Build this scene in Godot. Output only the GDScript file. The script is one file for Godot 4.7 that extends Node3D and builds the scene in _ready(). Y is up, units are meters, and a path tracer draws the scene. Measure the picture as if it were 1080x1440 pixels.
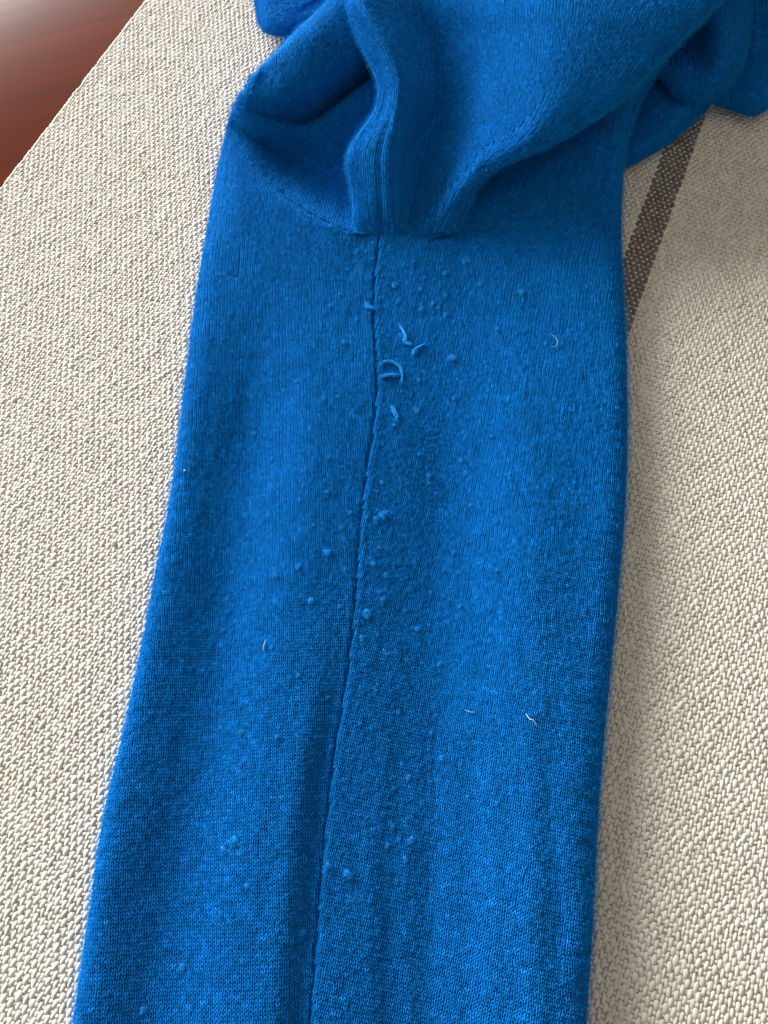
extends Node3D
# A blue knitted sweater sleeve with the body bunched above it, lying on a cream woven runner on a mahogany table.
# All lengths below are in centimetres (CM turns them into metres); y is up, the sleeve runs along z towards the camera.

const CM := 0.01
const SEAM_TOP := Vector2(-0.15, -22.60)           # where the underarm seam meets the armhole, on the table plane (x, z)
const ALONG := Vector2(-0.0708, 0.9975)             # unit vector down the seam, towards the cuff
const ACROSS := Vector2(0.9975, 0.0708)            # unit vector to the right of it
const WALE := 0.130               # width of one knitted stitch
const COURSE := 0.104             # height of one knitted stitch
const RUNNER_EDGE := Vector2(-17.18, -26.52)       # a point of the runner's left edge
const WARP := Vector2(0.3819, -0.9242)              # along the runner's warp yarns
const WEFT := Vector2(0.9242, 0.3819)              # across them
const WARP_STEP := 0.126
const WEFT_STEP := 0.22

var rng := RandomNumberGenerator.new()
var soft := FastNoiseLite.new()
var fine := FastNoiseLite.new()
var left_edge: Array = [Vector2(-3.30, -7.63), Vector2(-0.72, -7.54), Vector2(2.43, -7.35), Vector2(6.04, -7.16), Vector2(11.56, -6.86), Vector2(14.60, -6.87), Vector2(17.16, -6.87), Vector2(20.01, -6.93), Vector2(22.66, -7.05), Vector2(25.67, -6.93), Vector2(28.41, -6.80), Vector2(31.73, -6.64), Vector2(36.57, -6.16)]
var right_edge: Array = [Vector2(-4.78, 10.30), Vector2(-1.59, 10.14), Vector2(1.73, 10.06), Vector2(4.48, 10.05), Vector2(7.69, 9.96), Vector2(11.24, 9.70), Vector2(14.75, 9.28), Vector2(17.25, 8.94), Vector2(20.48, 8.53), Vector2(22.81, 8.30), Vector2(24.98, 8.11), Vector2(27.37, 7.86), Vector2(30.72, 7.55), Vector2(35.64, 7.02)]
var seam_line: Array = [Vector2(-0.14, -0.011), Vector2(1.94, -0.091), Vector2(4.00, 0.037), Vector2(6.28, 0.319), Vector2(8.45, 0.374), Vector2(10.51, 0.245), Vector2(12.74, 0.195), Vector2(15.59, 0.237), Vector2(18.00, 0.185), Vector2(20.48, 0.022), Vector2(22.98, -0.044), Vector2(25.30, -0.023), Vector2(27.79, 0.033), Vector2(31.02, 0.150), Vector2(35.76, 0.327)]
var wool: StandardMaterial3D
var wool_base: StandardMaterial3D
var wool_fuzz: StandardMaterial3D
var wool_pill: StandardMaterial3D
var stitch_mesh: ArrayMesh
var hair_meshes: Array = []
var hair_places: Array = []
var lint_places: Array = []
var halo_places: Array = []
var names := {}
var creases: Array = [[Vector3(-4.32, 1.50, -24.93), Vector3(-3.72, 1.50, -24.27), Vector3(-2.96, 1.50, -23.63), Vector3(-2.06, 1.48, -23.05), Vector3(-1.17, 1.45, -22.67), Vector3(-0.23, 1.45, -22.52)], [Vector3(2.16, 1.45, -22.56), Vector3(2.93, 1.45, -22.67), Vector3(3.88, 1.45, -23.00), Vector3(4.73, 1.45, -23.53)]]
var crease_from := -30.0


# ---------------------------------------------------------------- naming
func numbered(called: String) -> String:
	var n: int = names.get(called, 0)
	names[called] = n + 1
	return called if n == 0 else "%s_%03d" % [called, n]

func tag(o: Node3D, label: String, category: String, group := "") -> void:
	o.set_meta("label", label)
	o.set_meta("category", category)
	if group:
		o.set_meta("group", group)

func thing(called: String, label: String, category: String, at := Vector3.ZERO, group := "") -> Node3D:
	var o := Node3D.new()
	o.name = numbered(called)
	o.position = at * CM
	add_child(o)
	tag(o, label, category, group)
	return o

func part(called: String, mesh: Mesh, m: Material, parent: Node3D) -> MeshInstance3D:
	var o := MeshInstance3D.new()
	o.name = called
	o.mesh = mesh
	if m:
		o.material_override = m
	parent.add_child(o, true)
	return o

func scatter(called: String, mesh: Mesh, m: Material, places: Array, tints: Array, parent: Node3D) -> MultiMeshInstance3D:
	var mm := MultiMesh.new()
	mm.transform_format = MultiMesh.TRANSFORM_3D
	mm.use_colors = tints.size() > 0
	mm.mesh = mesh
	mm.instance_count = places.size()
	for k in places.size():
		mm.set_instance_transform(k, places[k])
		if tints.size() > 0:
			mm.set_instance_color(k, tints[k])
	var o := MultiMeshInstance3D.new()
	o.name = called
	o.multimesh = mm
	o.material_override = m
	o.set_meta("kind", "stuff")
	parent.add_child(o, true)
	return o


# ---------------------------------------------------------------- mesh helpers
func mesh_of(v: PackedVector3Array, n: PackedVector3Array, idx: PackedInt32Array, c := PackedColorArray(), uv := PackedVector2Array()) -> ArrayMesh:
	# front faces run clockwise: turn every triangle that faces against its normals
	for k in range(0, idx.size(), 3):
		var face := (v[idx[k + 1]] - v[idx[k]]).cross(v[idx[k + 2]] - v[idx[k]])
		if face.dot(n[idx[k]] + n[idx[k + 1]] + n[idx[k + 2]]) > 0.0:
			var keep := idx[k + 1]
			idx[k + 1] = idx[k + 2]
			idx[k + 2] = keep
	var a := []
	a.resize(Mesh.ARRAY_MAX)
	a[Mesh.ARRAY_VERTEX] = v
	a[Mesh.ARRAY_NORMAL] = n
	a[Mesh.ARRAY_INDEX] = idx
	if c.size():
		a[Mesh.ARRAY_COLOR] = c
	if uv.size():
		a[Mesh.ARRAY_TEX_UV] = uv
	var am := ArrayMesh.new()
	am.add_surface_from_arrays(Mesh.PRIMITIVE_TRIANGLES, a)
	return am

# A smooth mesh over a grid of points: grid[j][i]
func grid_mesh(grid: Array, inset := 0.0) -> ArrayMesh:
	var h := grid.size()
	var w: int = grid[0].size()
	var v := PackedVector3Array()
	var n := PackedVector3Array()
	var idx := PackedInt32Array()
	for j in h:
		for i in w:
			var du: Vector3 = grid[j][mini(i + 1, w - 1)] - grid[j][maxi(i - 1, 0)]
			var dv: Vector3 = grid[mini(j + 1, h - 1)][i] - grid[maxi(j - 1, 0)][i]
			n.append(du.cross(dv).normalized())
			v.append((grid[j][i] - n[-1] * inset) * CM)
	for j in h - 1:
		for i in w - 1:
			var a := j * w + i
			idx.append_array([a, a + w, a + 1, a + 1, a + w, a + w + 1])
	return mesh_of(v, n, idx)

# A tube along points (cm) with a radius for each, closed at its ends; ring order keeps the outside out
func tube(points: Array, radii: Array, sides: int) -> ArrayMesh:
	var v := PackedVector3Array()
	var n := PackedVector3Array()
	var idx := PackedInt32Array()
	var count := points.size()
	var side := Vector3.RIGHT
	for k in count:
		var t: Vector3 = (points[mini(k + 1, count - 1)] - points[maxi(k - 1, 0)]).normalized()
		side = (side - t * side.dot(t))
		if side.length() < 0.01:
			side = t.cross(Vector3.UP)
		side = side.normalized()
		var up := t.cross(side)
		for s in sides:
			var a := TAU * s / sides
			var d := side * cos(a) + up * sin(a)
			v.append((points[k] + d * radii[k]) * CM)
			n.append(d)
	for k in count - 1:
		for s in sides:
			var a := k * sides + s
			var b := k * sides + (s + 1) % sides
			idx.append_array([a, b, a + sides, b, b + sides, a + sides])
	return mesh_of(v, n, idx)

func cr(a: Vector3, b: Vector3, c: Vector3, d: Vector3, t: float) -> Vector3:
	return b.cubic_interpolate(c, a, d, t)

# Refines a control net (rows of points) into a dense smooth grid
func refine(net: Array, per_row: int, per_column: int) -> Array:
	var across := []
	for row in net:
		var r := []
		for i in row.size() - 1:
			for k in per_column:
				r.append(cr(row[maxi(i - 1, 0)], row[i], row[i + 1], row[mini(i + 2, row.size() - 1)], float(k) / per_column))
		r.append(row[-1])
		across.append(r)
	var out := []
	for j in across.size() - 1:
		for k in per_row:
			var r := []
			for i in across[0].size():
				r.append(cr(across[maxi(j - 1, 0)][i], across[j][i], across[j + 1][i], across[mini(j + 2, across.size() - 1)][i], float(k) / per_row))
			out.append(r)
	out.append(across[-1])
	return out

# Small soft creases running along a fabric's columns
func wrinkle(grid: Array, depth: float, from_row: int, seed_: float) -> Array:
	var h := grid.size()
	var w: int = grid[0].size()
	var out := []
	for j in h:
		var r := []
		for i in w:
			var p: Vector3 = grid[j][i]
			var k := smoothstep(0.0, 12.0, float(j - from_row)) * smoothstep(0.0, 6.0, float(mini(i, w - 1 - i)))
			var du: Vector3 = grid[j][mini(i + 1, w - 1)] - grid[j][maxi(i - 1, 0)]
			var dv: Vector3 = grid[mini(j + 1, h - 1)][i] - grid[maxi(j - 1, 0)][i]
			var x := 1.0 - absf(soft.get_noise_2d(i * 1.5 + seed_, j * 0.55)) * 2.2
			r.append(p + du.cross(dv).normalized() * depth * k * x)
		out.append(r)
	return out

# Evens a grid out along its rows' directions so that stitches keep their size
func smooth(grid: Array, times: int) -> Array:
	for pass_ in times:
		var out := []
		for j in grid.size():
			var r := []
			for i in grid[0].size():
				if i == 0 or j == 0 or i == grid[0].size() - 1 or j == grid.size() - 1:
					r.append(grid[j][i])
				else:
					r.append((grid[j][i] * 2.0 + grid[j - 1][i] + grid[j + 1][i] + grid[j][i - 1] + grid[j][i + 1]) / 6.0)
			out.append(r)
		grid = out
	return grid

func sample(grid: Array, u: float, v: float) -> Vector3:
	var i := clampi(int(u), 0, grid[0].size() - 2)
	var j := clampi(int(v), 0, grid.size() - 2)
	var a: Vector3 = grid[j][i].lerp(grid[j][i + 1], u - i)
	var b: Vector3 = grid[j + 1][i].lerp(grid[j + 1][i + 1], u - i)
	return a.lerp(b, v - j)

# One knitted stitch: two leaning legs that make a V, in a cell one unit wide and one unit high, bulging to +z
func make_stitch() -> ArrayMesh:
	var v := PackedVector3Array()
	var n := PackedVector3Array()
	var idx := PackedInt32Array()
	for side in [-1.0, 1.0]:
		var first := v.size()
		var steps := 6
		var sides := 6
		for k in steps + 1:
			var t := float(k) / steps
			var swell := pow(sin(PI * clampf(t * 0.94 + 0.03, 0.0, 1.0)), 0.55)
			var mid := Vector3(side * lerpf(0.11, 0.355, smoothstep(0.0, 1.0, t)), lerpf(-0.72, 0.72, t), 0.26 * sin(PI * t) - 0.12)
			for s in sides:
				var a := TAU * s / sides
				var d := Vector3(cos(a) * 0.185, 0.0, sin(a) * 0.24)
				v.append(mid + d * swell)
				n.append(Vector3(cos(a), (t - 0.5) * 0.9, sin(a)).normalized())
		for k in steps:
			for s in sides:
				var a := first + k * sides + s
				var b := first + k * sides + (s + 1) % sides
				idx.append_array([a, a + sides, b, b, a + sides, b + sides])
	return mesh_of(v, n, idx)

# A bent fibre one unit long and one unit thick
func make_hair(bend: float, twist: float, thick := 0.014) -> ArrayMesh:
	var v := PackedVector3Array()
	var n := PackedVector3Array()
	var idx := PackedInt32Array()
	for k in 5:
		var t := k / 4.0
		var mid := Vector3(bend * sin(PI * t) * 0.3 + twist * sin(TAU * t) * 0.15, t, bend * 0.25 * t * t)
		for s in 3:
			var a := TAU * s / 3.0
			v.append(mid)
			n.append(Vector3(cos(a), 0, sin(a)))
	for k in 4:
		for s in 3:
			var a := k * 3 + s
			var b := k * 3 + (s + 1) % 3
			idx.append_array([a, a + 3, b, b, a + 3, b + 3])
	# thickness along x and z, kept in the mesh at a fixed share of the length
	for k in v.size():
		v[k] += n[k] * thick * (1.0 - 0.6 * v[k].y)
	return mesh_of(v, n, idx)


# ---------------------------------------------------------------- the sleeve's surface
func edge_at(table: Array, l: float) -> float:
	var k := 0
	while k < table.size() - 2 and table[k + 1].x < l:
		k += 1
	var a: Vector2 = table[maxi(k - 1, 0)]
	var b: Vector2 = table[k]
	var c: Vector2 = table[k + 1]
	var d: Vector2 = table[mini(k + 2, table.size() - 1)]
	return cubic_interpolate(b.y, c.y, a.y, d.y, clampf((l - b.x) / (c.x - b.x), -0.6, 1.4))

func bell(x: float, width: float) -> float:
	return exp(-x * x / (width * width))

# Height of the sleeve's upper face, cm, at s right of the seam and l below the armhole
func swell(s: float, l: float) -> float:
	var low := smoothstep(1.0, 12.0, l)
	var end := smoothstep(14.0, 26.0, l)
	var h := 1.12 + 0.35 * (1.0 - smoothstep(-1.0, 4.0, l)) * bell(s, 5.0)
	h -= 0.50 * bell(s + 4.4, 1.35) * smoothstep(3.0, 11.0, l)
	h += 0.18 * bell(s + 1.7, 1.2) * low
	h -= 0.46 * bell(s - 3.2, 1.9) * low
	h += 0.20 * bell(s - 6.3, 1.4) * low
	h += 0.028 * sin(s * 5.2 + 0.7 * sin(l * 0.35)) * end * smoothstep(0.6, 2.0, s)
	h += 0.05 * soft.get_noise_2d(s * 9.0, l * 3.5)
	h += 0.018 * fine.get_noise_2d(s * 40.0, l * 22.0)
	# the underarm seam: a narrow furrow with a raised lip on its right, widening into a crease towards the cuff
	var d := s - edge_at(seam_line, l) - 0.035 * fine.get_noise_2d(700.0, l * 34.0)
	h -= (0.10 + 0.05 * fine.get_noise_2d(50.0, l * 30.0)) * bell(d + 0.02, 0.07)
	h += 0.03 * bell(d - 0.16, 0.14)
	h -= 0.18 * bell(d + 0.26, 0.40) * smoothstep(15.0, 23.0, l)
	h += 0.10 * bell(d + 1.0, 0.45) * smoothstep(15.0, 23.0, l)
	return h

const ROUND_W := 0.85
const QUARTER := 1.15

func reach(side: float, l: float) -> float:
	return absf(edge_at(left_edge if side < 0.0 else right_edge, l)) - ROUND_W

# Slope of the upper face where its edge begins to round off
func tilt_at(side: float, flat: float, l: float) -> float:
	return (swell(side * flat, l) - swell(side * (flat - 0.1), l)) / 0.1

# A point of the sleeve, q = arc length from the seam (negative to the left), l = distance below the armhole
func sleeve(q: float, l: float) -> Vector3:
	var side := -1.0 if q < 0.0 else 1.0
	var flat := reach(side, l)
	var a := absf(q)
	var s := a
	var h: float
	if a <= flat:
		h = swell(q, l)
	else:
		var angle := (a - flat) / QUARTER * PI * 0.5
		s = flat + ROUND_W * sin(angle)
		var top := swell(side * flat, l)
		var half := (top - 0.06) * 0.5
		h = 0.06 + half + half * cos(angle) + tilt_at(side, flat, l) * ROUND_W * sin(angle) * pow(maxf(cos(angle), 0.0), 2.0)
	var p := SEAM_TOP + ALONG * l + ACROSS * s * side
	return Vector3(p.x, h, p.y)

# The sleeve's upper face at any place on the plane, with its rounded edges
func sleeve_height(s: float, l: float) -> float:
	var side := -1.0 if s < 0.0 else 1.0
	var flat := reach(side, l)
	if absf(s) <= flat:
		return swell(s, l)
	var half := (swell(side * flat, l) - 0.06) * 0.5
	var d := clampf((absf(s) - flat) / ROUND_W, 0.0, 1.0)
	return 0.06 + half + half * sqrt(1.0 - d * d) + tilt_at(side, flat, l) * ROUND_W * d * (1.0 - d * d)

# Lets the first rows of a fold grow out of the sleeve without a step
func grow_from_sleeve(grid: Array, rows: int) -> Array:
	for j in rows:
		var k := 1.0 - smoothstep(0.0, 1.0, float(j) / rows)
		for i in grid[0].size():
			var p: Vector3 = grid[j][i]
			var d := Vector2(p.x, p.z) - SEAM_TOP
			if p.y < 0.5:
				continue
			p.y = lerpf(p.y, sleeve_height(d.dot(ACROSS), d.dot(ALONG)), k)
			grid[j][i] = p
	return grid

func on_sleeve(x: float, z: float) -> Vector3:
	var d := Vector2(x, z) - SEAM_TOP
	var s := d.dot(ACROSS)
	var l := d.dot(ALONG)
	return Vector3(x, swell(s, l), z)


# ---------------------------------------------------------------- knitting
func put_stitch(places: Array, p: Vector3, du: Vector3, dv: Vector3) -> void:
	var n := du.cross(dv)
	if n.length() < 1e-7:
		return
	n = n.normalized()
	if n.y < -0.35:
		return
	if to_crease(p, 1) < 0.05:
		return
	var turn := rng.randfn(0.0, 0.09)
	var x := (du + dv.normalized() * du.length() * turn) * rng.randf_range(0.94, 1.12)
	var y := (dv - du.normalized() * dv.length() * turn) * rng.randf_range(0.92, 1.1)
	p += du * rng.randfn(0.0, 0.045) + dv * rng.randfn(0.0, 0.05)
	var lift := rng.randf_range(-0.012, 0.012)
	places.append(Transform3D(x * CM, y * CM, n * 0.108 * rng.randf_range(0.85, 1.15) * CM, (p + n * lift) * CM))
	if n.y < 0.6:
		for k in 5:
			halo(p + du * rng.randf_range(-0.5, 0.5) + dv * rng.randf_range(-0.5, 0.5), n)
	if rng.randf() < 0.65:
		hair(p + du * rng.randf_range(-0.5, 0.5) + dv * rng.randf_range(-0.5, 0.5), n)

# Distance of a point from the armhole seam's two stretches
func to_crease(p: Vector3, lines := 9) -> float:
	var best := 9.0
	if p.z < crease_from or p.x < -6.0 or p.x > 6.5:
		return best
	for line in creases.slice(0, lines):
		for k in line.size() - 1:
			var c := Geometry3D.get_closest_point_to_segment(p, line[k], line[k + 1])
			if absf(c.y - p.y) < 0.5:
				best = minf(best, Vector2(c.x - p.x, c.z - p.z).length())
	return best

func hair(p: Vector3, n: Vector3) -> void:
	var d := Vector3(rng.randfn(), rng.randfn(), rng.randfn())
	d = (d - n * d.dot(n)).normalized() + n * absf(rng.randfn()) * 0.45
	d = d.normalized()
	var x := d.cross(n).normalized()
	var z := x.cross(d)
	var length := rng.randf_range(0.08, 0.3)
	hair_places.append(Transform3D(x * length * CM, d * length * CM, z * length * CM, (p + n * 0.02) * CM))

# Loose fibres that stand off an edge
func halo(p: Vector3, n: Vector3) -> void:
	var d := (n * 0.9 + Vector3(rng.randfn(), rng.randfn(), rng.randfn()) * 0.55).normalized()
	var x := d.cross(Vector3.UP).normalized()
	var length := rng.randf_range(0.08, 0.26)
	halo_places.append(Transform3D(x * length * CM, d * length * CM, x.cross(d) * length * CM, p * CM))

func lint_hair(p: Vector3, n: Vector3, length: float) -> void:
	var d := Vector3(rng.randfn(), rng.randfn() * 0.5, rng.randfn()).normalized()
	var x := d.cross(n)
	if x.length() < 0.05:
		return
	x = x.normalized()
	lint_places.append(Transform3D(x * length * CM, d * length * CM, x.cross(d) * length * CM, (p - d * length * 0.5) * CM))

func knit_sleeve(side: float, lean: float, places: Array) -> void:
	var up := Vector2(sin(lean), -cos(lean))          # wale direction in (q, l), towards the armhole
	var right := Vector2(cos(lean), sin(lean))
	for j in range(-24, 430):
		for i in range(-130, 210):
			var c := right * (i * WALE * side) + up * (j * COURSE) + Vector2(0, 37.0)
			c.x += 0.05 * soft.get_noise_2d(c.x * 14.0 + 70.0, c.y * 22.0)
			var q := c.x
			var l := c.y
			if (q - edge_at(seam_line, l)) * side < 0.045 or l < (2.2 if q < -1.06 else 0.6 if q > 1.95 else -0.02) or l > 37.4:
				continue
			if absf(q) > reach(side, l) + QUARTER * 1.35:
				continue
			var p := sleeve(q, l)
			var e := 0.06
			var dq := (sleeve(q + e * side, l) - p) / (e * side)
			var dl := (sleeve(q, l + e) - p) / e
			put_stitch(places, p, (dq * right.x + dl * right.y) * WALE, (dq * up.x + dl * up.y) * COURSE)

# Stitches over a refined grid; rows run up the fabric. Where the fabric narrows, wales end in pairs as in fashioned knitting
func knit_grid(grid: Array, places: Array) -> void:
	var h := grid.size()
	var w: int = grid[0].size()
	var widest := 0
	var longest := 0.0
	for j in int(h * 0.62):
		var total := 0.0
		for i in w - 1:
			total += (grid[j][i + 1] - grid[j][i]).length()
		if total > longest:
			longest = total
			widest = j
	var reach_u := [0.0]
	for i in w - 1:
		reach_u.append(reach_u[-1] + (grid[widest][i + 1] - grid[widest][i]).length())
	var nu := int(longest / WALE)
	var i0 := 0
	for i in nu:
		var want := (i + 0.5) * WALE
		while i0 < w - 2 and reach_u[i0 + 1] < want:
			i0 += 1
		var unit: float = maxf(reach_u[i0 + 1] - reach_u[i0], 1e-5)
		var u: float = i0 + (want - reach_u[i0]) / unit
		var at := [0.0]
		for j in h - 1:
			at.append(at[-1] + (sample(grid, u, j + 1.0) - sample(grid, u, float(j))).length())
		var n := maxi(2, int(round(at[-1] / COURSE)))
		var j0 := 0
		for k in n:
			var along: float = (k + 0.5) / n * at[-1]
			while j0 < h - 2 and at[j0 + 1] < along:
				j0 += 1
			var seg: float = maxf(at[j0 + 1] - at[j0], 1e-5)
			var v: float = j0 + (along - at[j0]) / seg
			var p := sample(grid, u, v)
			var cell := (sample(grid, minf(u + 0.5, w - 1.0), v) - sample(grid, maxf(u - 0.5, 0.0), v)) * (WALE / unit)
			var dv := (sample(grid, u, minf(v + 0.5, h - 1.0)) - sample(grid, u, maxf(v - 0.5, 0.0)))
			if dv.length() < 1e-5 or cell.length() < 0.004:
				continue
			var keep := 1
			while cell.length() * keep < WALE * 0.68:
				keep *= 2
			if i % keep != 0:
				continue
			cell *= keep
			if cell.length() > WALE * 1.8:
				cell = cell.normalized() * WALE * 1.8
			put_stitch(places, p, cell, dv.normalized() * at[-1] / n)

# Heathered yarn: every loop a little lighter or darker, in clumps
func stitch_tints(places: Array) -> Array:
	var out := []
	for tr in places:
		var o: Vector3 = tr.origin / CM
		var k := exp(rng.randfn() * 0.14 + 0.10 * fine.get_noise_3d(o.x * 30.0, o.y * 30.0, o.z * 30.0) - 0.04)
		if rng.randf() < 0.016:
			k *= 1.5
		k = minf(k, 1.6)
		out.append(Color(k * (1.0 + 2.0 * maxf(0.0, k - 1.1)), k, minf(k, 1.5)))
	return out

func fabric(called: String, grid: Array, parent: Node3D, places: Array) -> MeshInstance3D:
	# the seams lie in small furrows
	for j in range(1, grid.size() - 1):
		for i in range(1, grid[0].size() - 1):
			var near := to_crease(grid[j][i])
			if near < 0.2:
				grid[j][i] -= (grid[j][i + 1] - grid[j][i - 1]).cross(grid[j + 1][i] - grid[j - 1][i]).normalized() * 0.10 * (1.0 - near / 0.2)
	var o := part(called, grid_mesh(grid, 0.035), wool_base, parent)
	knit_grid(grid, places)
	return o


# ---------------------------------------------------------------- materials
func noise_texture(seed_: int, freq: float, low: Color, high: Color, size := 512, octaves := 4) -> NoiseTexture2D:
	var f := FastNoiseLite.new()
	f.seed = seed_
	f.frequency = freq
	f.fractal_octaves = octaves
	var ramp := Gradient.new()
	ramp.set_color(0, low)
	ramp.set_color(1, high)
	var t := NoiseTexture2D.new()
	t.noise = f
	t.seamless = true
	t.width = size
	t.height = size
	t.color_ramp = ramp
	return t

func lin(r: float, g: float, b: float) -> Color:
	return Color(r, g, b).linear_to_srgb()

func plain(c: Color, rough := 0.9) -> StandardMaterial3D:
	var m := StandardMaterial3D.new()
	m.albedo_color = c
	m.roughness = rough
	m.metallic_specular = 0.25
	return m

func wood_image() -> ImageTexture:
	var im := Image.create(1024, 512, false, Image.FORMAT_RGB8)
	var a := FastNoiseLite.new()
	a.seed = 5
	a.frequency = 0.01
	a.fractal_octaves = 4
	var b := FastNoiseLite.new()
	b.seed = 9
	b.frequency = 0.05
	b.fractal_octaves = 3
	for y in 512:
		for x in 1024:
			var wob := a.get_noise_2d(x * 0.25, y * 1.2) * 14.0
			var streak := b.get_noise_2d(x * 0.05, (y + wob) * 3.0)
			var pore := b.get_noise_2d(x * 0.12 + 900.0, y * 5.0)
			var band := a.get_noise_2d(x * 0.05 + 400.0, y * 1.6 + wob)
			var t := clampf(0.5 + streak * 0.45 + band * 0.5, 0.0, 1.0)
			var c := Color(0.31, 0.11, 0.042).lerp(Color(0.39, 0.15, 0.062), t)
			c = c.darkened(0.12 * smoothstep(0.1, 0.5, pore))
			im.set_pixel(x, y, c)
	return ImageTexture.create_from_image(im)


# ---------------------------------------------------------------- the woven runner
func make_float(long: float, wide: float) -> ArrayMesh:
	var v := PackedVector3Array()
	var n := PackedVector3Array()
	var idx := PackedInt32Array()
	var steps := 8
	var sides := 8
	for k in steps + 1:
		var t := float(k) / steps
		var arc := sin(PI * t)
		var fat := 0.45 + 0.55 * pow(arc, 0.6)
		for s in sides:
			var a := TAU * s / sides
			v.append(Vector3(cos(a) * wide * 0.5 * fat, sin(a) * 0.027 * fat + 0.022 * arc - 0.017, (t - 0.5) * long))
			n.append(Vector3(cos(a) * 0.8, sin(a), (t - 0.5) * 1.2).normalized())
	for k in steps:
		for s in sides:
			var a := k * sides + s
			var b := k * sides + (s + 1) % sides
			idx.append_array([a, b, a + sides, b, b + sides, a + sides])
	return mesh_of(v, n, idx)

func build_runner() -> void:
	var t := thing("table_runner", "cream woven cotton runner with a dark grey stripe, spread under the blue sweater", "table runner")
	var cream := StandardMaterial3D.new()
	cream.albedo_color = Color.WHITE
	cream.vertex_color_use_as_albedo = true
	cream.roughness = 0.95
	cream.metallic_specular = 0.2
	var ground := plain(lin(0.70, 0.67, 0.60), 0.95)
	# the cloth's own body under the yarns
	var box := BoxMesh.new()
	box.size = Vector3(45.9, 0.16, 110.0) * CM
	var body := part("cloth_body", box, ground, t)
	var mid := RUNNER_EDGE + WEFT * 23.0 + WARP * 10.0
	var turn := Basis(Vector3(WEFT.x, 0, WEFT.y), Vector3.UP, Vector3(-WARP.x, 0, -WARP.y))
	body.transform = Transform3D(turn, Vector3(mid.x, -0.135, mid.y) * CM)
	var warp_mesh := make_float(WEFT_STEP * 1.42, WARP_STEP * 1.36)
	var weft_mesh := make_float(WARP_STEP * 1.5, WEFT_STEP * 0.6)
	var warp_places := []
	var warp_tints := []
	var weft_places := []
	var weft_tints := []
	var grey_places := []
	var grey_tints := []
	var slub := FastNoiseLite.new()
	slub.seed = 31
	slub.frequency = 0.06
	for i in 364:
		var x := 0.063 + i * WARP_STEP
		var grey := x > 26.85 and x < 28.05
		for j in range(-125, 225):
			var y := j * WEFT_STEP
			var shift := slub.get_noise_2d(i * 3.0, j * 1.1) * 0.05
			var shift2 := slub.get_noise_2d(i * 1.1 + 500.0, j * 3.0) * 0.05
			var p := RUNNER_EDGE + WEFT * (x + shift2) + WARP * (y + shift)
			if p.y > 15.0 or p.y < -52.0 or absf(p.x) > 26.0 + maxf(0.0, -p.y) * 0.25:
				continue
			# nothing is seen well inside the sleeve
			var d := p - SEAM_TOP
			var l := d.dot(ALONG)
			var s := d.dot(ACROSS)
			if l > 1.5 and s > -5.0 and s < 6.0:
				continue
			var over := posmod(i + j, 2) == 0 or i == 0   # the selvedge is a cord
			var thick := 1.0 + slub.get_noise_2d(i * 40.0, j * 1.7) * 0.35
			var thick2 := 1.0 + slub.get_noise_2d(i * 1.7 + 90.0, j * 40.0) * 0.35
			var tilt := rng.randfn(0.0, 0.13)
			var at := Vector3(p.x, rng.randfn(0.0, 0.007) - 0.018, p.y)
			var b := turn.rotated(Vector3.UP, tilt + (0.0 if over else PI * 0.5))
			var sx := rng.randf_range(0.8, 1.18) * (thick if over else thick2)
			var sz := rng.randf_range(0.88, 1.1)
			var sy := rng.randf_range(0.8, 1.25)
			if not over:
				at.y -= 0.006
				if grey:
					sx *= 0.8
					sz *= 0.72
			var tone := rng.randf_range(0.9, 1.06)
			var c := Color(0.69 * tone, 0.662 * tone, 0.60 * tone)
			var q := rng.randf()
			if q < 0.004:
				c = Color(0.60, 0.53, 0.43)
			elif q < 0.04:
				c = Color(0.69, 0.65, 0.57)
			var tr := Transform3D(b.x * sx * CM, b.y * sy * CM, b.z * sz * CM, at * CM)
			if over and grey:
				grey_places.append(tr)
				var k := rng.randf_range(0.8, 1.25)
				grey_tints.append(Color(0.17 * k, 0.155 * k, 0.147 * k))
			elif over:
				warp_places.append(tr)
				warp_tints.append(c)
			else:
				weft_places.append(tr)
				weft_tints.append(c)
	scatter("warp_yarn", warp_mesh, cream, warp_places, warp_tints, t)
	scatter("weft_yarn", weft_mesh, cream, weft_places, weft_tints, t)
	var stripe := scatter("grey_stripe", warp_mesh, cream, grey_places, grey_tints, t)
	stripe.set_meta("label", "dark grey stripe woven along the runner")


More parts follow.
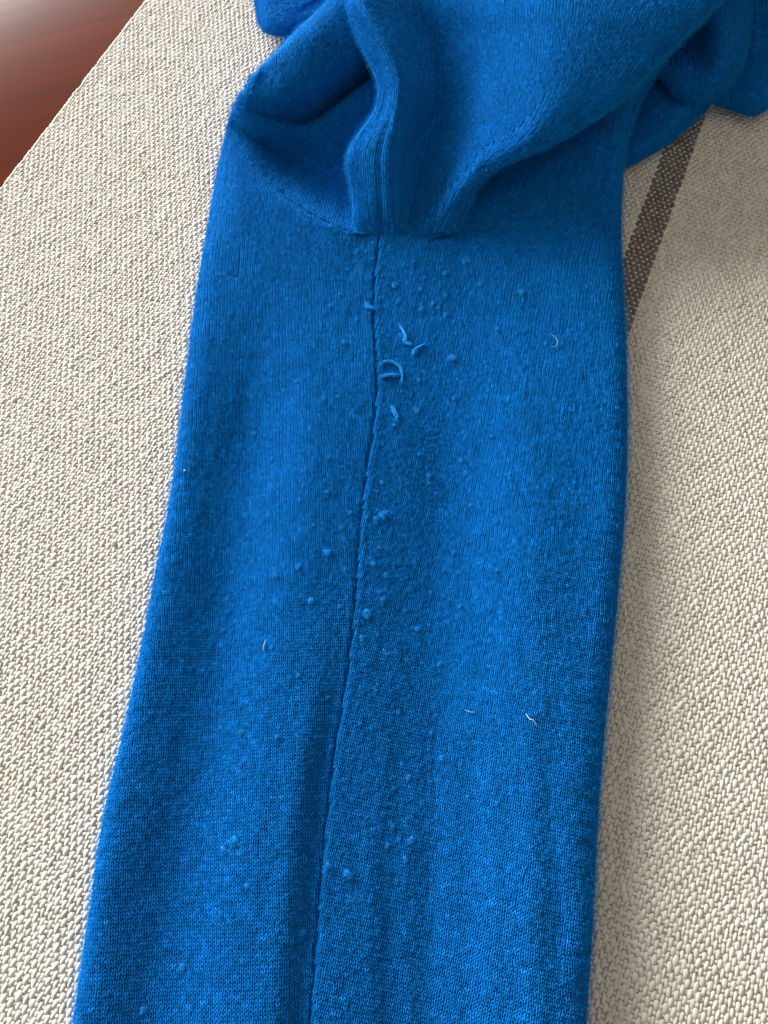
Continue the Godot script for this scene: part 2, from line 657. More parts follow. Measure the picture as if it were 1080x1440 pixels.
# ---------------------------------------------------------------- the sweater
func build_sweater() -> Node3D:
	var t := thing("sweater", "bright blue fine knit wool sweater, one pilled sleeve laid flat, body bunched in folds above", "sweater")
	var places := []
	# the sleeve's two halves meet in the underarm seam
	for side in [-1.0, 1.0]:
		var g := []
		for j in 361:
			var l := -0.3 + j * 37.6 / 360.0
			var r := []
			var end := reach(side, l) + QUARTER * 1.9
			for i in 91:
				var f := i / 90.0
				var q := end * f
				if side < 0.0:
					q = -end * (1.0 - f)
				var p := sleeve(q, l) - Vector3(0, 0.03, 0)
				# under the folds that grow out of it the sleeve lies a little deeper
				var deep := 1.0 - smoothstep(1.7, 2.5, l) if side < 0.0 else 1.0 - smoothstep(0.1, 0.9, l)
				var start := 1.2 if side < 0.0 else 2.0
				if absf(q) > start:
					p -= Vector3(side * 0.22, 0.12, 0) * deep * smoothstep(start, start + 0.6, absf(q))
				r.append(p)
			g.append(r)
		g.reverse()
		part("sleeve_half", grid_mesh(g), wool_base, t)
	knit_sleeve(-1.0, deg_to_rad(-7.0), places)
	knit_sleeve(1.0, deg_to_rad(8.0), places)
	scatter("sleeve_stitches", stitch_mesh, wool, places, stitch_tints(places), t)

	var stitches := []
	var roll := [
		[Vector3(-6.28, 0.10, -25.61), Vector3(-7.46, 0.60, -25.53), Vector3(-6.30, 1.25, -24.32), Vector3(-4.89, 1.35, -23.39), Vector3(-3.23, 1.42, -22.73), Vector3(-1.22, 1.45, -22.34), Vector3(0.99, 0.80, -23.10)],
		[Vector3(-6.35, 0.10, -28.95), Vector3(-7.06, 1.00, -28.19), Vector3(-6.34, 1.40, -26.94), Vector3(-5.05, 1.50, -25.12), Vector3(-3.20, 1.52, -23.80), Vector3(-1.17, 1.48, -22.75), Vector3(1.05, 0.81, -23.54)],
		[Vector3(-6.20, 0.20, -29.50), Vector3(-6.97, 1.20, -28.65), Vector3(-6.02, 1.35, -27.56), Vector3(-4.74, 1.05, -26.17), Vector3(-3.05, 0.95, -24.92), Vector3(-1.11, 0.90, -23.80), Vector3(1.17, 0.50, -24.37)],
		[Vector3(-6.18, 0.20, -30.16), Vector3(-6.81, 1.50, -28.99), Vector3(-5.89, 1.30, -28.28), Vector3(-4.52, 0.40, -27.65), Vector3(-2.91, 0.20, -26.61), Vector3(-1.00, 0.30, -25.62), Vector3(1.35, 0.17, -25.95)],
		[Vector3(-6.14, 0.20, -30.60), Vector3(-6.64, 1.80, -29.11), Vector3(-5.62, 1.80, -28.23), Vector3(-4.12, 0.70, -27.88), Vector3(-2.58, 0.60, -27.16), Vector3(-0.78, 0.80, -26.34), Vector3(1.58, 0.44, -26.91)],
		[Vector3(-6.08, 0.30, -30.80), Vector3(-6.52, 2.00, -29.22), Vector3(-5.47, 2.00, -28.34), Vector3(-3.76, 1.20, -28.18), Vector3(-2.11, 1.60, -28.04), Vector3(-0.15, 1.70, -28.26), Vector3(2.24, 0.94, -29.33)],
		[Vector3(-6.03, 0.30, -31.07), Vector3(-6.42, 2.20, -29.20), Vector3(-5.35, 2.10, -28.56), Vector3(-3.60, 1.40, -28.59), Vector3(-1.79, 2.10, -29.14), Vector3(0.00, 2.50, -30.20), Vector3(2.43, 1.38, -31.81)],
		[Vector3(-5.97, 0.30, -31.25), Vector3(-6.29, 2.40, -29.17), Vector3(-5.22, 2.20, -28.73), Vector3(-3.57, 1.10, -29.36), Vector3(-1.87, 1.20, -30.64), Vector3(0.00, 1.40, -32.10), Vector3(2.51, 0.77, -33.12)],
		[Vector3(-5.92, 0.30, -31.43), Vector3(-6.16, 2.60, -29.14), Vector3(-5.01, 2.80, -28.65), Vector3(-3.28, 2.80, -29.15), Vector3(-1.78, 2.90, -30.30), Vector3(-0.16, 2.90, -31.52), Vector3(2.30, 1.59, -33.46)],
		[Vector3(-5.83, 0.30, -31.71), Vector3(-5.98, 2.70, -29.36), Vector3(-4.89, 3.10, -29.46), Vector3(-3.45, 3.60, -30.18), Vector3(-2.27, 3.70, -31.24), Vector3(-0.86, 3.70, -32.43), Vector3(1.55, 2.04, -34.99)],
		[Vector3(-5.75, 0.30, -32.07), Vector3(-5.76, 2.70, -29.82), Vector3(-4.82, 3.20, -30.52), Vector3(-3.89, 3.60, -31.29), Vector3(-2.81, 3.80, -32.33), Vector3(-1.61, 3.90, -33.81), Vector3(0.77, 2.15, -36.63)],
		[Vector3(-5.69, 0.30, -32.17), Vector3(-5.81, 2.00, -30.73), Vector3(-4.83, 2.40, -31.72), Vector3(-3.88, 2.60, -32.99), Vector3(-2.73, 2.80, -34.38), Vector3(-1.46, 3.00, -35.99), Vector3(1.03, 1.65, -38.27)],
		[Vector3(-5.52, 0.20, -32.47), Vector3(-5.56, 0.20, -32.47), Vector3(-4.73, 0.20, -34.27), Vector3(-3.77, 0.20, -36.04), Vector3(-2.56, 0.20, -38.07), Vector3(-1.27, 0.20, -40.19), Vector3(1.46, 0.15, -40.54)],
	]

	var panel := [
		[Vector3(-0.98, 1.00, -23.03), Vector3(-1.27, 1.30, -22.73), Vector3(-0.79, 1.50, -22.51), Vector3(0.29, 1.55, -22.43), Vector3(0.58, 1.50, -22.48), Vector3(1.02, 1.45, -22.52), Vector3(1.46, 1.45, -22.52), Vector3(1.90, 1.45, -22.56), Vector3(2.25, 1.45, -22.60), Vector3(2.58, 1.42, -22.66), Vector3(2.93, 1.40, -22.75), Vector3(2.94, 1.30, -22.80)],
		[Vector3(-0.80, 0.90, -25.44), Vector3(-1.33, 1.90, -24.39), Vector3(-0.87, 2.30, -24.00), Vector3(0.23, 2.50, -23.80), Vector3(0.62, 2.00, -24.18), Vector3(1.13, 1.50, -24.27), Vector3(1.73, 1.70, -23.22), Vector3(2.13, 1.65, -22.97), Vector3(2.51, 1.70, -22.92), Vector3(2.86, 1.65, -23.01), Vector3(3.20, 1.55, -23.13), Vector3(3.26, 1.35, -23.54)],
		[Vector3(-0.87, 1.30, -27.45), Vector3(-1.53, 2.60, -25.87), Vector3(-0.93, 3.00, -25.56), Vector3(0.23, 3.20, -25.35), Vector3(0.77, 2.40, -26.20), Vector3(1.53, 1.60, -26.73), Vector3(2.46, 1.80, -25.53), Vector3(3.19, 2.50, -24.33), Vector3(3.70, 2.70, -24.62), Vector3(3.94, 2.60, -24.60), Vector3(4.23, 2.25, -24.88), Vector3(4.30, 1.60, -26.01)],
		[Vector3(0.25, 1.70, -29.10), Vector3(-0.39, 3.00, -27.81), Vector3(0.00, 3.30, -27.34), Vector3(0.46, 3.60, -26.92), Vector3(1.20, 2.80, -27.92), Vector3(2.17, 1.90, -28.87), Vector3(3.36, 2.20, -28.32), Vector3(4.39, 3.10, -26.70), Vector3(5.54, 3.70, -25.64), Vector3(6.24, 3.60, -25.37), Vector3(6.70, 3.10, -25.61), Vector3(6.85, 2.00, -27.43)],
		[Vector3(0.25, 2.10, -30.56), Vector3(-0.30, 3.30, -29.09), Vector3(0.12, 3.80, -28.68), Vector3(0.58, 4.00, -28.43), Vector3(1.36, 3.20, -29.63), Vector3(2.34, 2.40, -30.62), Vector3(3.68, 2.80, -30.13), Vector3(4.86, 3.70, -28.80), Vector3(6.70, 4.40, -27.74), Vector3(8.55, 4.30, -27.46), Vector3(9.42, 3.70, -27.11), Vector3(9.54, 2.50, -29.09)],
		[Vector3(-0.63, 2.70, -32.68), Vector3(-1.15, 3.60, -31.12), Vector3(-0.65, 4.20, -30.57), Vector3(0.00, 4.40, -30.05), Vector3(0.75, 3.80, -30.98), Vector3(2.03, 3.00, -32.27), Vector3(3.53, 3.40, -31.73), Vector3(5.05, 4.20, -30.66), Vector3(7.05, 4.90, -29.72), Vector3(9.78, 4.80, -29.44), Vector3(11.31, 4.20, -29.07), Vector3(11.55, 3.00, -31.21)],
		[Vector3(-1.28, 3.00, -34.56), Vector3(-1.79, 3.80, -33.18), Vector3(-1.35, 4.40, -32.41), Vector3(-0.89, 4.70, -32.12), Vector3(-0.15, 4.30, -32.69), Vector3(1.55, 3.70, -33.56), Vector3(3.38, 4.00, -33.12), Vector3(5.12, 4.70, -32.12), Vector3(7.27, 5.20, -31.40), Vector3(10.62, 5.20, -31.40), Vector3(13.68, 4.70, -31.51), Vector3(13.94, 3.60, -33.56)],
		[Vector3(-1.43, 3.20, -38.66), Vector3(-2.25, 4.00, -37.36), Vector3(-1.73, 4.50, -36.55), Vector3(-1.24, 4.80, -36.07), Vector3(-0.47, 4.50, -36.55), Vector3(1.27, 4.20, -37.04), Vector3(3.29, 4.60, -36.39), Vector3(5.38, 5.00, -35.74), Vector3(7.81, 5.50, -34.93), Vector3(12.02, 5.50, -34.93), Vector3(16.12, 5.00, -34.81), Vector3(16.28, 3.80, -37.19)],
		[Vector3(-3.34, 3.50, -46.38), Vector3(-4.39, 4.30, -44.81), Vector3(-3.66, 4.80, -43.82), Vector3(-2.99, 5.10, -43.23), Vector3(-1.98, 4.80, -43.82), Vector3(0.34, 4.50, -44.41), Vector3(3.06, 4.90, -43.62), Vector3(5.88, 5.30, -42.83), Vector3(9.16, 5.80, -41.85), Vector3(14.79, 5.80, -41.85), Vector3(20.48, 5.30, -42.83), Vector3(20.53, 4.10, -45.20)],
		[Vector3(-5.38, 0.70, -62.02), Vector3(-6.80, 1.50, -60.13), Vector3(-5.81, 2.00, -58.95), Vector3(-4.88, 2.30, -58.25), Vector3(-3.50, 2.00, -58.95), Vector3(-0.33, 1.70, -59.66), Vector3(3.40, 2.10, -58.72), Vector3(7.30, 2.50, -57.77), Vector3(11.86, 3.00, -56.60), Vector3(19.61, 3.00, -56.60), Vector3(27.36, 2.50, -57.77), Vector3(27.22, 1.30, -60.60)],
	]

	var under := [
		[Vector3(1.77, 1.30, -22.84), Vector3(4.17, 1.35, -23.84), Vector3(6.54, 1.50, -24.08), Vector3(8.64, 1.50, -24.35), Vector3(9.59, 1.20, -24.60), Vector3(10.27, 0.50, -25.19), Vector3(10.01, 0.05, -25.70)],
		[Vector3(2.69, 1.20, -23.98), Vector3(4.83, 1.40, -25.26), Vector3(6.90, 1.80, -25.61), Vector3(8.95, 2.00, -26.23), Vector3(9.78, 1.70, -26.46), Vector3(10.43, 0.80, -27.07), Vector3(10.39, 0.10, -28.14)],
		[Vector3(4.26, 1.40, -25.93), Vector3(6.08, 1.80, -26.84), Vector3(7.85, 2.20, -27.21), Vector3(9.40, 2.60, -27.74), Vector3(10.14, 2.30, -27.92), Vector3(10.72, 1.50, -28.32), Vector3(10.87, 0.50, -29.95)],
		[Vector3(6.14, 1.80, -27.73), Vector3(7.97, 2.20, -28.53), Vector3(9.43, 2.60, -28.89), Vector3(10.69, 3.00, -29.75), Vector3(11.07, 2.80, -29.83), Vector3(11.44, 2.20, -30.05), Vector3(11.81, 1.00, -31.91)],
		[Vector3(7.86, 1.90, -30.15), Vector3(9.73, 2.30, -30.97), Vector3(11.22, 2.70, -31.34), Vector3(12.14, 3.00, -31.92), Vector3(12.46, 2.80, -32.00), Vector3(12.72, 2.40, -31.99), Vector3(13.07, 1.40, -33.71)],
	]

	var flap := [
		[Vector3(10.73, 0.05, -28.15), Vector3(11.89, 0.05, -28.88), Vector3(13.17, 0.05, -29.88), Vector3(14.54, 0.05, -31.36), Vector3(15.22, 0.10, -32.04)],
		[Vector3(10.20, 0.35, -26.96), Vector3(11.50, 0.35, -27.75), Vector3(12.91, 0.35, -28.77), Vector3(14.60, 0.40, -30.42), Vector3(15.28, 0.50, -31.24)],
		[Vector3(10.08, 0.90, -27.26), Vector3(11.33, 1.00, -27.98), Vector3(12.56, 1.00, -28.96), Vector3(13.84, 1.00, -30.12), Vector3(14.65, 0.90, -30.90)],
		[Vector3(10.49, 1.20, -28.82), Vector3(11.59, 1.30, -29.56), Vector3(12.47, 1.30, -30.21), Vector3(13.40, 1.10, -30.67), Vector3(14.23, 0.80, -31.11)],
		[Vector3(11.34, 1.40, -31.20), Vector3(12.07, 1.40, -31.87), Vector3(12.62, 1.20, -32.35), Vector3(13.20, 0.90, -32.26), Vector3(13.89, 0.60, -31.71)],
	]

	var fold := [
		[Vector3(12.73, 0.80, -32.94), Vector3(13.32, 0.70, -32.60), Vector3(13.75, 0.60, -31.90), Vector3(14.51, 0.50, -31.65), Vector3(15.34, 0.40, -32.05), Vector3(16.07, 0.40, -32.79), Vector3(16.73, 0.60, -34.05), Vector3(17.15, 0.90, -36.08), Vector3(17.84, 1.20, -40.82)],
		[Vector3(12.05, 1.70, -31.68), Vector3(12.59, 1.50, -31.16), Vector3(13.13, 1.20, -30.55), Vector3(14.04, 1.00, -30.39), Vector3(15.06, 0.90, -30.82), Vector3(15.99, 1.00, -31.59), Vector3(16.61, 1.40, -32.78), Vector3(16.86, 2.00, -34.56), Vector3(17.45, 2.40, -38.92)],
		[Vector3(11.99, 2.10, -31.48), Vector3(12.78, 2.10, -31.00), Vector3(13.32, 1.90, -30.50), Vector3(14.06, 1.80, -30.36), Vector3(14.75, 1.80, -30.71), Vector3(15.27, 1.90, -31.25), Vector3(15.63, 2.30, -32.08), Vector3(15.75, 2.80, -33.68), Vector3(16.39, 3.00, -37.97)],
		[Vector3(11.98, 2.00, -31.88), Vector3(13.36, 2.20, -31.54), Vector3(13.78, 2.10, -31.31), Vector3(14.08, 2.10, -31.22), Vector3(14.37, 2.20, -31.31), Vector3(14.58, 2.40, -31.50), Vector3(14.73, 2.80, -32.09), Vector3(14.78, 3.30, -33.21), Vector3(15.27, 3.60, -37.02)],
		[Vector3(11.79, 1.80, -32.41), Vector3(13.33, 1.90, -33.29), Vector3(13.67, 1.90, -33.38), Vector3(13.90, 2.00, -33.43), Vector3(14.08, 2.10, -33.58), Vector3(14.15, 2.30, -33.68), Vector3(14.13, 2.70, -33.68), Vector3(14.00, 3.20, -34.04), Vector3(14.36, 3.50, -37.18)],
		[Vector3(11.02, 1.50, -32.52), Vector3(11.87, 1.60, -33.92), Vector3(12.22, 1.70, -34.26), Vector3(12.56, 1.80, -34.60), Vector3(12.90, 1.90, -34.93), Vector3(13.19, 2.10, -35.13), Vector3(13.21, 2.50, -35.04), Vector3(13.20, 3.00, -35.04), Vector3(13.67, 3.30, -38.00)],
	]

	var far_fold := [
		[Vector3(14.98, 0.05, -32.75), Vector3(16.47, 0.05, -31.91), Vector3(17.15, 0.05, -31.59), Vector3(17.88, 0.05, -31.91), Vector3(18.85, 0.05, -32.94), Vector3(20.40, 0.05, -34.75)],
		[Vector3(14.77, 0.35, -31.42), Vector3(16.13, 0.40, -30.73), Vector3(16.82, 0.40, -30.37), Vector3(17.65, 0.40, -30.77), Vector3(18.75, 0.40, -32.05), Vector3(20.43, 0.40, -34.06)],
		[Vector3(14.78, 0.90, -31.81), Vector3(16.01, 1.00, -31.14), Vector3(16.62, 1.10, -30.76), Vector3(17.39, 1.10, -31.11), Vector3(18.46, 1.10, -32.29), Vector3(20.13, 1.10, -34.35)],
		[Vector3(15.78, 1.10, -33.40), Vector3(16.45, 1.30, -32.91), Vector3(16.95, 1.50, -32.52), Vector3(17.83, 1.50, -32.88), Vector3(18.90, 1.40, -33.95), Vector3(20.63, 1.40, -35.88)],
		[Vector3(16.46, 1.30, -37.01), Vector3(17.01, 1.60, -36.58), Vector3(17.58, 1.90, -36.15), Vector3(18.66, 1.80, -36.29), Vector3(19.93, 1.60, -37.08), Vector3(21.70, 1.50, -38.76)],
		[Vector3(17.15, 1.30, -41.20), Vector3(17.72, 1.60, -40.72), Vector3(18.31, 1.90, -40.24), Vector3(19.44, 1.80, -40.40), Vector3(20.76, 1.60, -41.26), Vector3(22.50, 1.50, -42.53)],
	]

	var hem := [
		[Vector3(-7.36, 0.05, -57.42), Vector3(-6.87, 0.05, -49.88), Vector3(-6.53, 0.05, -44.07), Vector3(-6.25, 0.05, -39.88), Vector3(-6.05, 0.05, -38.29), Vector3(-5.80, 0.05, -37.15), Vector3(-5.22, 0.05, -36.74), Vector3(-4.23, 0.05, -36.85), Vector3(-2.49, 0.05, -37.77)],
		[Vector3(-7.85, 0.40, -56.68), Vector3(-7.29, 0.40, -49.24), Vector3(-6.93, 0.40, -43.50), Vector3(-6.60, 0.40, -39.36), Vector3(-6.35, 0.40, -37.69), Vector3(-6.02, 0.40, -36.22), Vector3(-5.33, 0.40, -35.67), Vector3(-4.22, 0.40, -35.77), Vector3(-2.44, 0.40, -36.52)],
		[Vector3(-7.11, 0.95, -55.51), Vector3(-6.61, 0.95, -48.22), Vector3(-6.28, 0.95, -42.60), Vector3(-6.00, 0.95, -38.55), Vector3(-5.82, 0.95, -37.11), Vector3(-5.52, 0.95, -36.11), Vector3(-4.98, 0.95, -35.71), Vector3(-4.03, 1.00, -35.84), Vector3(-2.41, 1.10, -36.80)],
		[Vector3(-5.69, 1.10, -55.19), Vector3(-5.35, 1.10, -47.94), Vector3(-5.08, 1.10, -42.35), Vector3(-4.89, 1.10, -38.32), Vector3(-4.84, 1.10, -37.30), Vector3(-4.74, 1.10, -36.70), Vector3(-4.39, 1.10, -36.50), Vector3(-3.78, 1.10, -36.70), Vector3(-2.42, 1.20, -37.41)],
		[Vector3(-3.64, 1.20, -54.97), Vector3(-3.42, 1.20, -47.76), Vector3(-3.25, 1.20, -42.19), Vector3(-3.13, 1.20, -38.18), Vector3(-3.11, 1.20, -37.66), Vector3(-3.11, 1.20, -37.41), Vector3(-2.93, 1.20, -37.41), Vector3(-2.59, 1.20, -37.66), Vector3(-2.09, 1.20, -38.18)],
	]

	# the rolled mouth on the left grows out of the sleeve
	var ql := reach(-1.0, 2.0)
	var low := []
	for l in [2.2, 0.6]:
		var r := [sleeve(-reach(-1.0, l) - QUARTER * 1.9, l), sleeve(-reach(-1.0, l) - QUARTER, l), sleeve(-reach(-1.0, l) * 0.92, l), sleeve(-4.6, l), sleeve(-2.9, l), sleeve(-0.8, l), sleeve(-0.2, l) - Vector3(0, 0.3, 0)]
		low.append(r)
	roll.push_front(low[0])
	fabric("shoulder_roll", wrinkle(grow_from_sleeve(smooth(refine(roll, 11, 18), 7), 12), 0.035, 8, 10.0), t, stitches)
	var right_low := []
	for l in [2.2, 0.6]:
		var e := reach(1.0, l)
		right_low.append([sleeve(1.4, l), sleeve(3.2, l), sleeve(5.6, l), sleeve(7.8, l), sleeve(e, l), sleeve(e + QUARTER, l), sleeve(e + QUARTER * 1.9, l)])
	under.push_front(right_low[1])
	fabric("underarm_gusset", wrinkle(grow_from_sleeve(smooth(refine(under, 10, 10), 3), 9), 0.11, 4, 60.0), t, stitches)
	var g_panel := wrinkle(grow_from_sleeve(smooth(refine(panel, 12, 8), 5), 7), 0.028, 10, 140.0)
	# the body's side seam runs up the pinched ridge
	var side_seam := []
	for j in range(0, 66, 3):
		side_seam.append(g_panel[j][21])
	creases.append(side_seam)
	fabric("body_panel", g_panel, t, stitches)
	fabric("side_flap", smooth(refine(flap, 8, 12), 2), t, stitches)
	fabric("side_fold", smooth(refine(fold, 8, 8), 2), t, stitches)
	fabric("back_fold", smooth(refine(far_fold, 8, 10), 2), t, stitches)
	fabric("ribbed_hem", smooth(refine(hem, 8, 8), 2), t, stitches)
	scatter("body_stitches", stitch_mesh, wool, stitches, stitch_tints(stitches), t)
	var pills: Array = [
		[Vector3(-1.11, 0.00, -21.82), 0.147],
		[Vector3(0.43, 0.00, -20.29), 0.192],
		[Vector3(1.46, 0.00, -20.08), 0.144],
		[Vector3(2.48, 0.00, -20.85), 0.145],
		[Vector3(2.45, 0.00, -19.83), 0.119],
		[Vector3(3.87, 0.00, -20.32), 0.168],
		[Vector3(2.45, 0.00, -18.94), 0.142],
		[Vector3(1.50, 0.00, -19.21), 0.142],
		[Vector3(4.47, 0.00, -18.24), 0.141],
		[Vector3(-1.58, 0.00, -17.58), 0.139],
		[Vector3(2.67, 0.00, -16.99), 0.254],
		[Vector3(1.23, 0.00, -14.70), 0.179],
		[Vector3(2.69, 0.00, -15.25), 0.136],
		[Vector3(5.53, 0.00, -19.97), 0.191],
		[Vector3(4.03, 0.00, -13.56), 0.110],
		[Vector3(1.65, 0.00, -12.02), 0.152],
		[Vector3(1.65, 0.00, -11.74), 0.108],
		[Vector3(-0.03, 0.00, -10.38), 0.233],
		[Vector3(-0.30, 0.00, -10.21), 0.127],
		[Vector3(-0.39, 0.00, -8.54), 0.145],
		[Vector3(-1.98, 0.00, -8.88), 0.187],
		[Vector3(-2.95, 0.00, -8.34), 0.144],
		[Vector3(-3.74, 0.00, -8.08), 0.164],
		[Vector3(-2.49, 0.00, -7.15), 0.162],
		[Vector3(-1.35, 0.00, -8.29), 0.124],
		[Vector3(-0.60, 0.00, -6.73), 0.222],
		[Vector3(-0.05, 0.00, -7.27), 0.122],
		[Vector3(-4.58, 0.00, -2.86), 0.133],
		[Vector3(-3.39, 0.00, -2.67), 0.114],
		[Vector3(-0.76, 0.00, -5.92), 0.120],
		[Vector3(1.12, 0.00, -6.29), 0.140],
		[Vector3(0.00, 0.00, -7.30), 0.102],
		[Vector3(2.63, 0.00, -7.10), 0.122],
		[Vector3(0.09, 0.00, -5.40), 0.099],
		[Vector3(1.88, 0.00, -2.06), 0.169],
		[Vector3(0.78, 0.00, -1.49), 0.131],
		[Vector3(1.54, 0.00, -2.86), 0.095],
		[Vector3(-1.09, 0.00, 1.30), 0.196],
		[Vector3(0.66, 0.00, 0.89), 0.126],
		[Vector3(0.82, 0.00, 0.36), 0.145],
		[Vector3(0.09, 0.00, 0.50), 0.108],
		[Vector3(-1.71, 0.00, 1.07), 0.125],
		[Vector3(-4.58, 0.00, 0.38), 0.235],
		[Vector3(-4.88, 0.00, 0.64), 0.144],
		[Vector3(-4.09, 0.00, 1.61), 0.107],
		[Vector3(-5.92, 0.00, 3.79), 0.154],
		[Vector3(-6.96, 0.00, 4.89), 0.151],
		[Vector3(-2.41, 0.00, 2.85), 0.122],
		[Vector3(3.93, 0.00, -8.29), 0.103],
		[Vector3(-2.28, 0.00, -15.04), 0.113],
		[Vector3(-4.16, 0.00, -12.65), 0.109],
		[Vector3(2.48, 0.00, -9.07), 0.104],
		[Vector3(0.46, 0.00, -3.49), 0.096],
		[Vector3(3.51, 0.00, -0.69), 0.092],
		[Vector3(-2.80, 0.00, -4.62), 0.117],
		[Vector3(-5.49, 0.00, -6.29), 0.100],
		[Vector3(2.86, 0.00, -12.65), 0.131],
		[Vector3(4.70, 0.00, -15.04), 0.135],
	]
	# fainter flecks of felted fibre, thickest beside the seam
	for k in 60:
		var c := SEAM_TOP + ALONG * (rng.randf() * rng.randf() * 26.0 + 0.8) + ACROSS * clampf(rng.randfn() * 2.4 + 0.6, -5.5, 7.5)
		pills.append([Vector3(c.x, 0, c.y), rng.randf_range(0.05, 0.12)])
	for item in pills:
		var at := on_sleeve(item[0].x, item[0].z) + Vector3(0, 0.03, 0)
		part("pill", pill_mesh(item[1] * 1.1), wool_pill, t).position = at * CM
		for k in int(24 + item[1] * 220):
			var d := Vector3(rng.randfn(), absf(rng.randfn()) * 0.6, rng.randfn()).normalized()
			lint_hair(at + d * item[1] * Vector3(0.5, 0.25, 0.5) * rng.randf_range(0.5, 1.4), d, rng.randf_range(0.06, 0.08 + item[1]))
	for line in [
		[Vector3(0.59, 0.00, -18.40), Vector3(0.81, 0.00, -17.91), Vector3(0.75, 0.00, -17.67), Vector3(1.08, 0.00, -17.51)],
		[Vector3(1.18, 0.00, -17.09), Vector3(1.24, 0.00, -17.31), Vector3(1.61, 0.00, -17.58)],
		[Vector3(-0.22, 0.00, -16.54), Vector3(0.14, 0.00, -16.73), Vector3(0.52, 0.00, -16.60), Vector3(0.68, 0.00, -16.29), Vector3(0.65, 0.00, -15.81)],
		[Vector3(-0.08, 0.00, -16.06), Vector3(0.22, 0.00, -16.16), Vector3(0.60, 0.00, -16.16)],
		[Vector3(-0.74, 0.00, -19.39), Vector3(-0.57, 0.00, -19.21), Vector3(-0.37, 0.00, -19.21)],
		[Vector3(0.24, 0.00, -14.73), Vector3(0.35, 0.00, -14.49), Vector3(0.48, 0.00, -14.18)],
	]:
		part("yarn_snag", yarn(line, 0.048 if line.size() == 5 else 0.065, 0.025, true), wool_pill, t)
		for p in line:
			for k in 16:
				lint_hair(on_sleeve(p.x, p.z) + Vector3(rng.randfn() * 0.06, 0.09, rng.randfn() * 0.06), Vector3.UP, rng.randf_range(0.06, 0.2))
	print("stitches ", places.size() + stitches.size(), " fibres ", hair_places.size())
	return t


# A felted ball of fibre, uneven all round
func pill_mesh(size: float) -> ArrayMesh:
	var v := PackedVector3Array()
	var n := PackedVector3Array()
	var idx := PackedInt32Array()
	var shape := Vector3(rng.randf_range(0.7, 1.1), rng.randf_range(0.2, 0.3), rng.randf_range(0.9, 1.8))
	var turn := Basis(Vector3.UP, rng.randf_range(-0.7, 0.7))
	var off := rng.randf() * 100.0
	for j in 9:
		for i in 12:
			var d := Vector3(sin(PI * j / 8.0) * cos(TAU * i / 12.0), cos(PI * j / 8.0), sin(PI * j / 8.0) * sin(TAU * i / 12.0))
			var r := 1.0 + 0.45 * fine.get_noise_3d(d.x * 30.0 + off, d.y * 30.0, d.z * 30.0)
			v.append(turn * (d * shape * r) * size * 0.5 * CM)
			n.append((turn * (d / shape)).normalized())
	for j in 8:
		for i in 12:
			var a := j * 12 + i
			var b := j * 12 + (i + 1) % 12
			idx.append_array([a, b, a + 12, b, b + 12, a + 12])
	return mesh_of(v, n, idx)

# A length of yarn lying on the sleeve, lifting off it in the middle
func yarn(line: Array, radius: float, lift: float, frayed := false, thin_ends := true) -> ArrayMesh:
	var pts := []
	var radii := []
	var count := line.size()
	for i in count - 1:
		for k in 6:
			pts.append(cr(line[maxi(i - 1, 0)], line[i], line[i + 1], line[mini(i + 2, count - 1)], k / 6.0))
	pts.append(line[-1])
	for k in pts.size():
		var t := float(k) / (pts.size() - 1)
		pts[k] = on_sleeve(pts[k].x, pts[k].z) + Vector3(0, 0.055 + lift * sin(PI * t), 0)
		radii.append(radius * (0.35 + 0.65 * sqrt(sin(PI * clampf(t, 0.02, 0.98))) if thin_ends else 1.0) * rng.randf_range(0.88, 1.12))
	if not frayed:
		return tube(pts, radii, 7)
	var st := SurfaceTool.new()
	for strand in 4:
		var mine := []
		var thin := []
		var off := Vector3(rng.randfn(), absf(rng.randfn()) * 0.4, rng.randfn()) * radius * 0.75
		var from := rng.randi_range(0, 2)
		for k in range(from, pts.size() - rng.randi_range(0, 2)):
			mine.append(pts[k] + off + Vector3(rng.randfn(), rng.randfn() * 0.5, rng.randfn()) * radius * 0.22)
			thin.append(radii[k] * 0.62)
		st.append_from(tube(mine, thin, 6), 0, Transform3D())
	return st.commit()

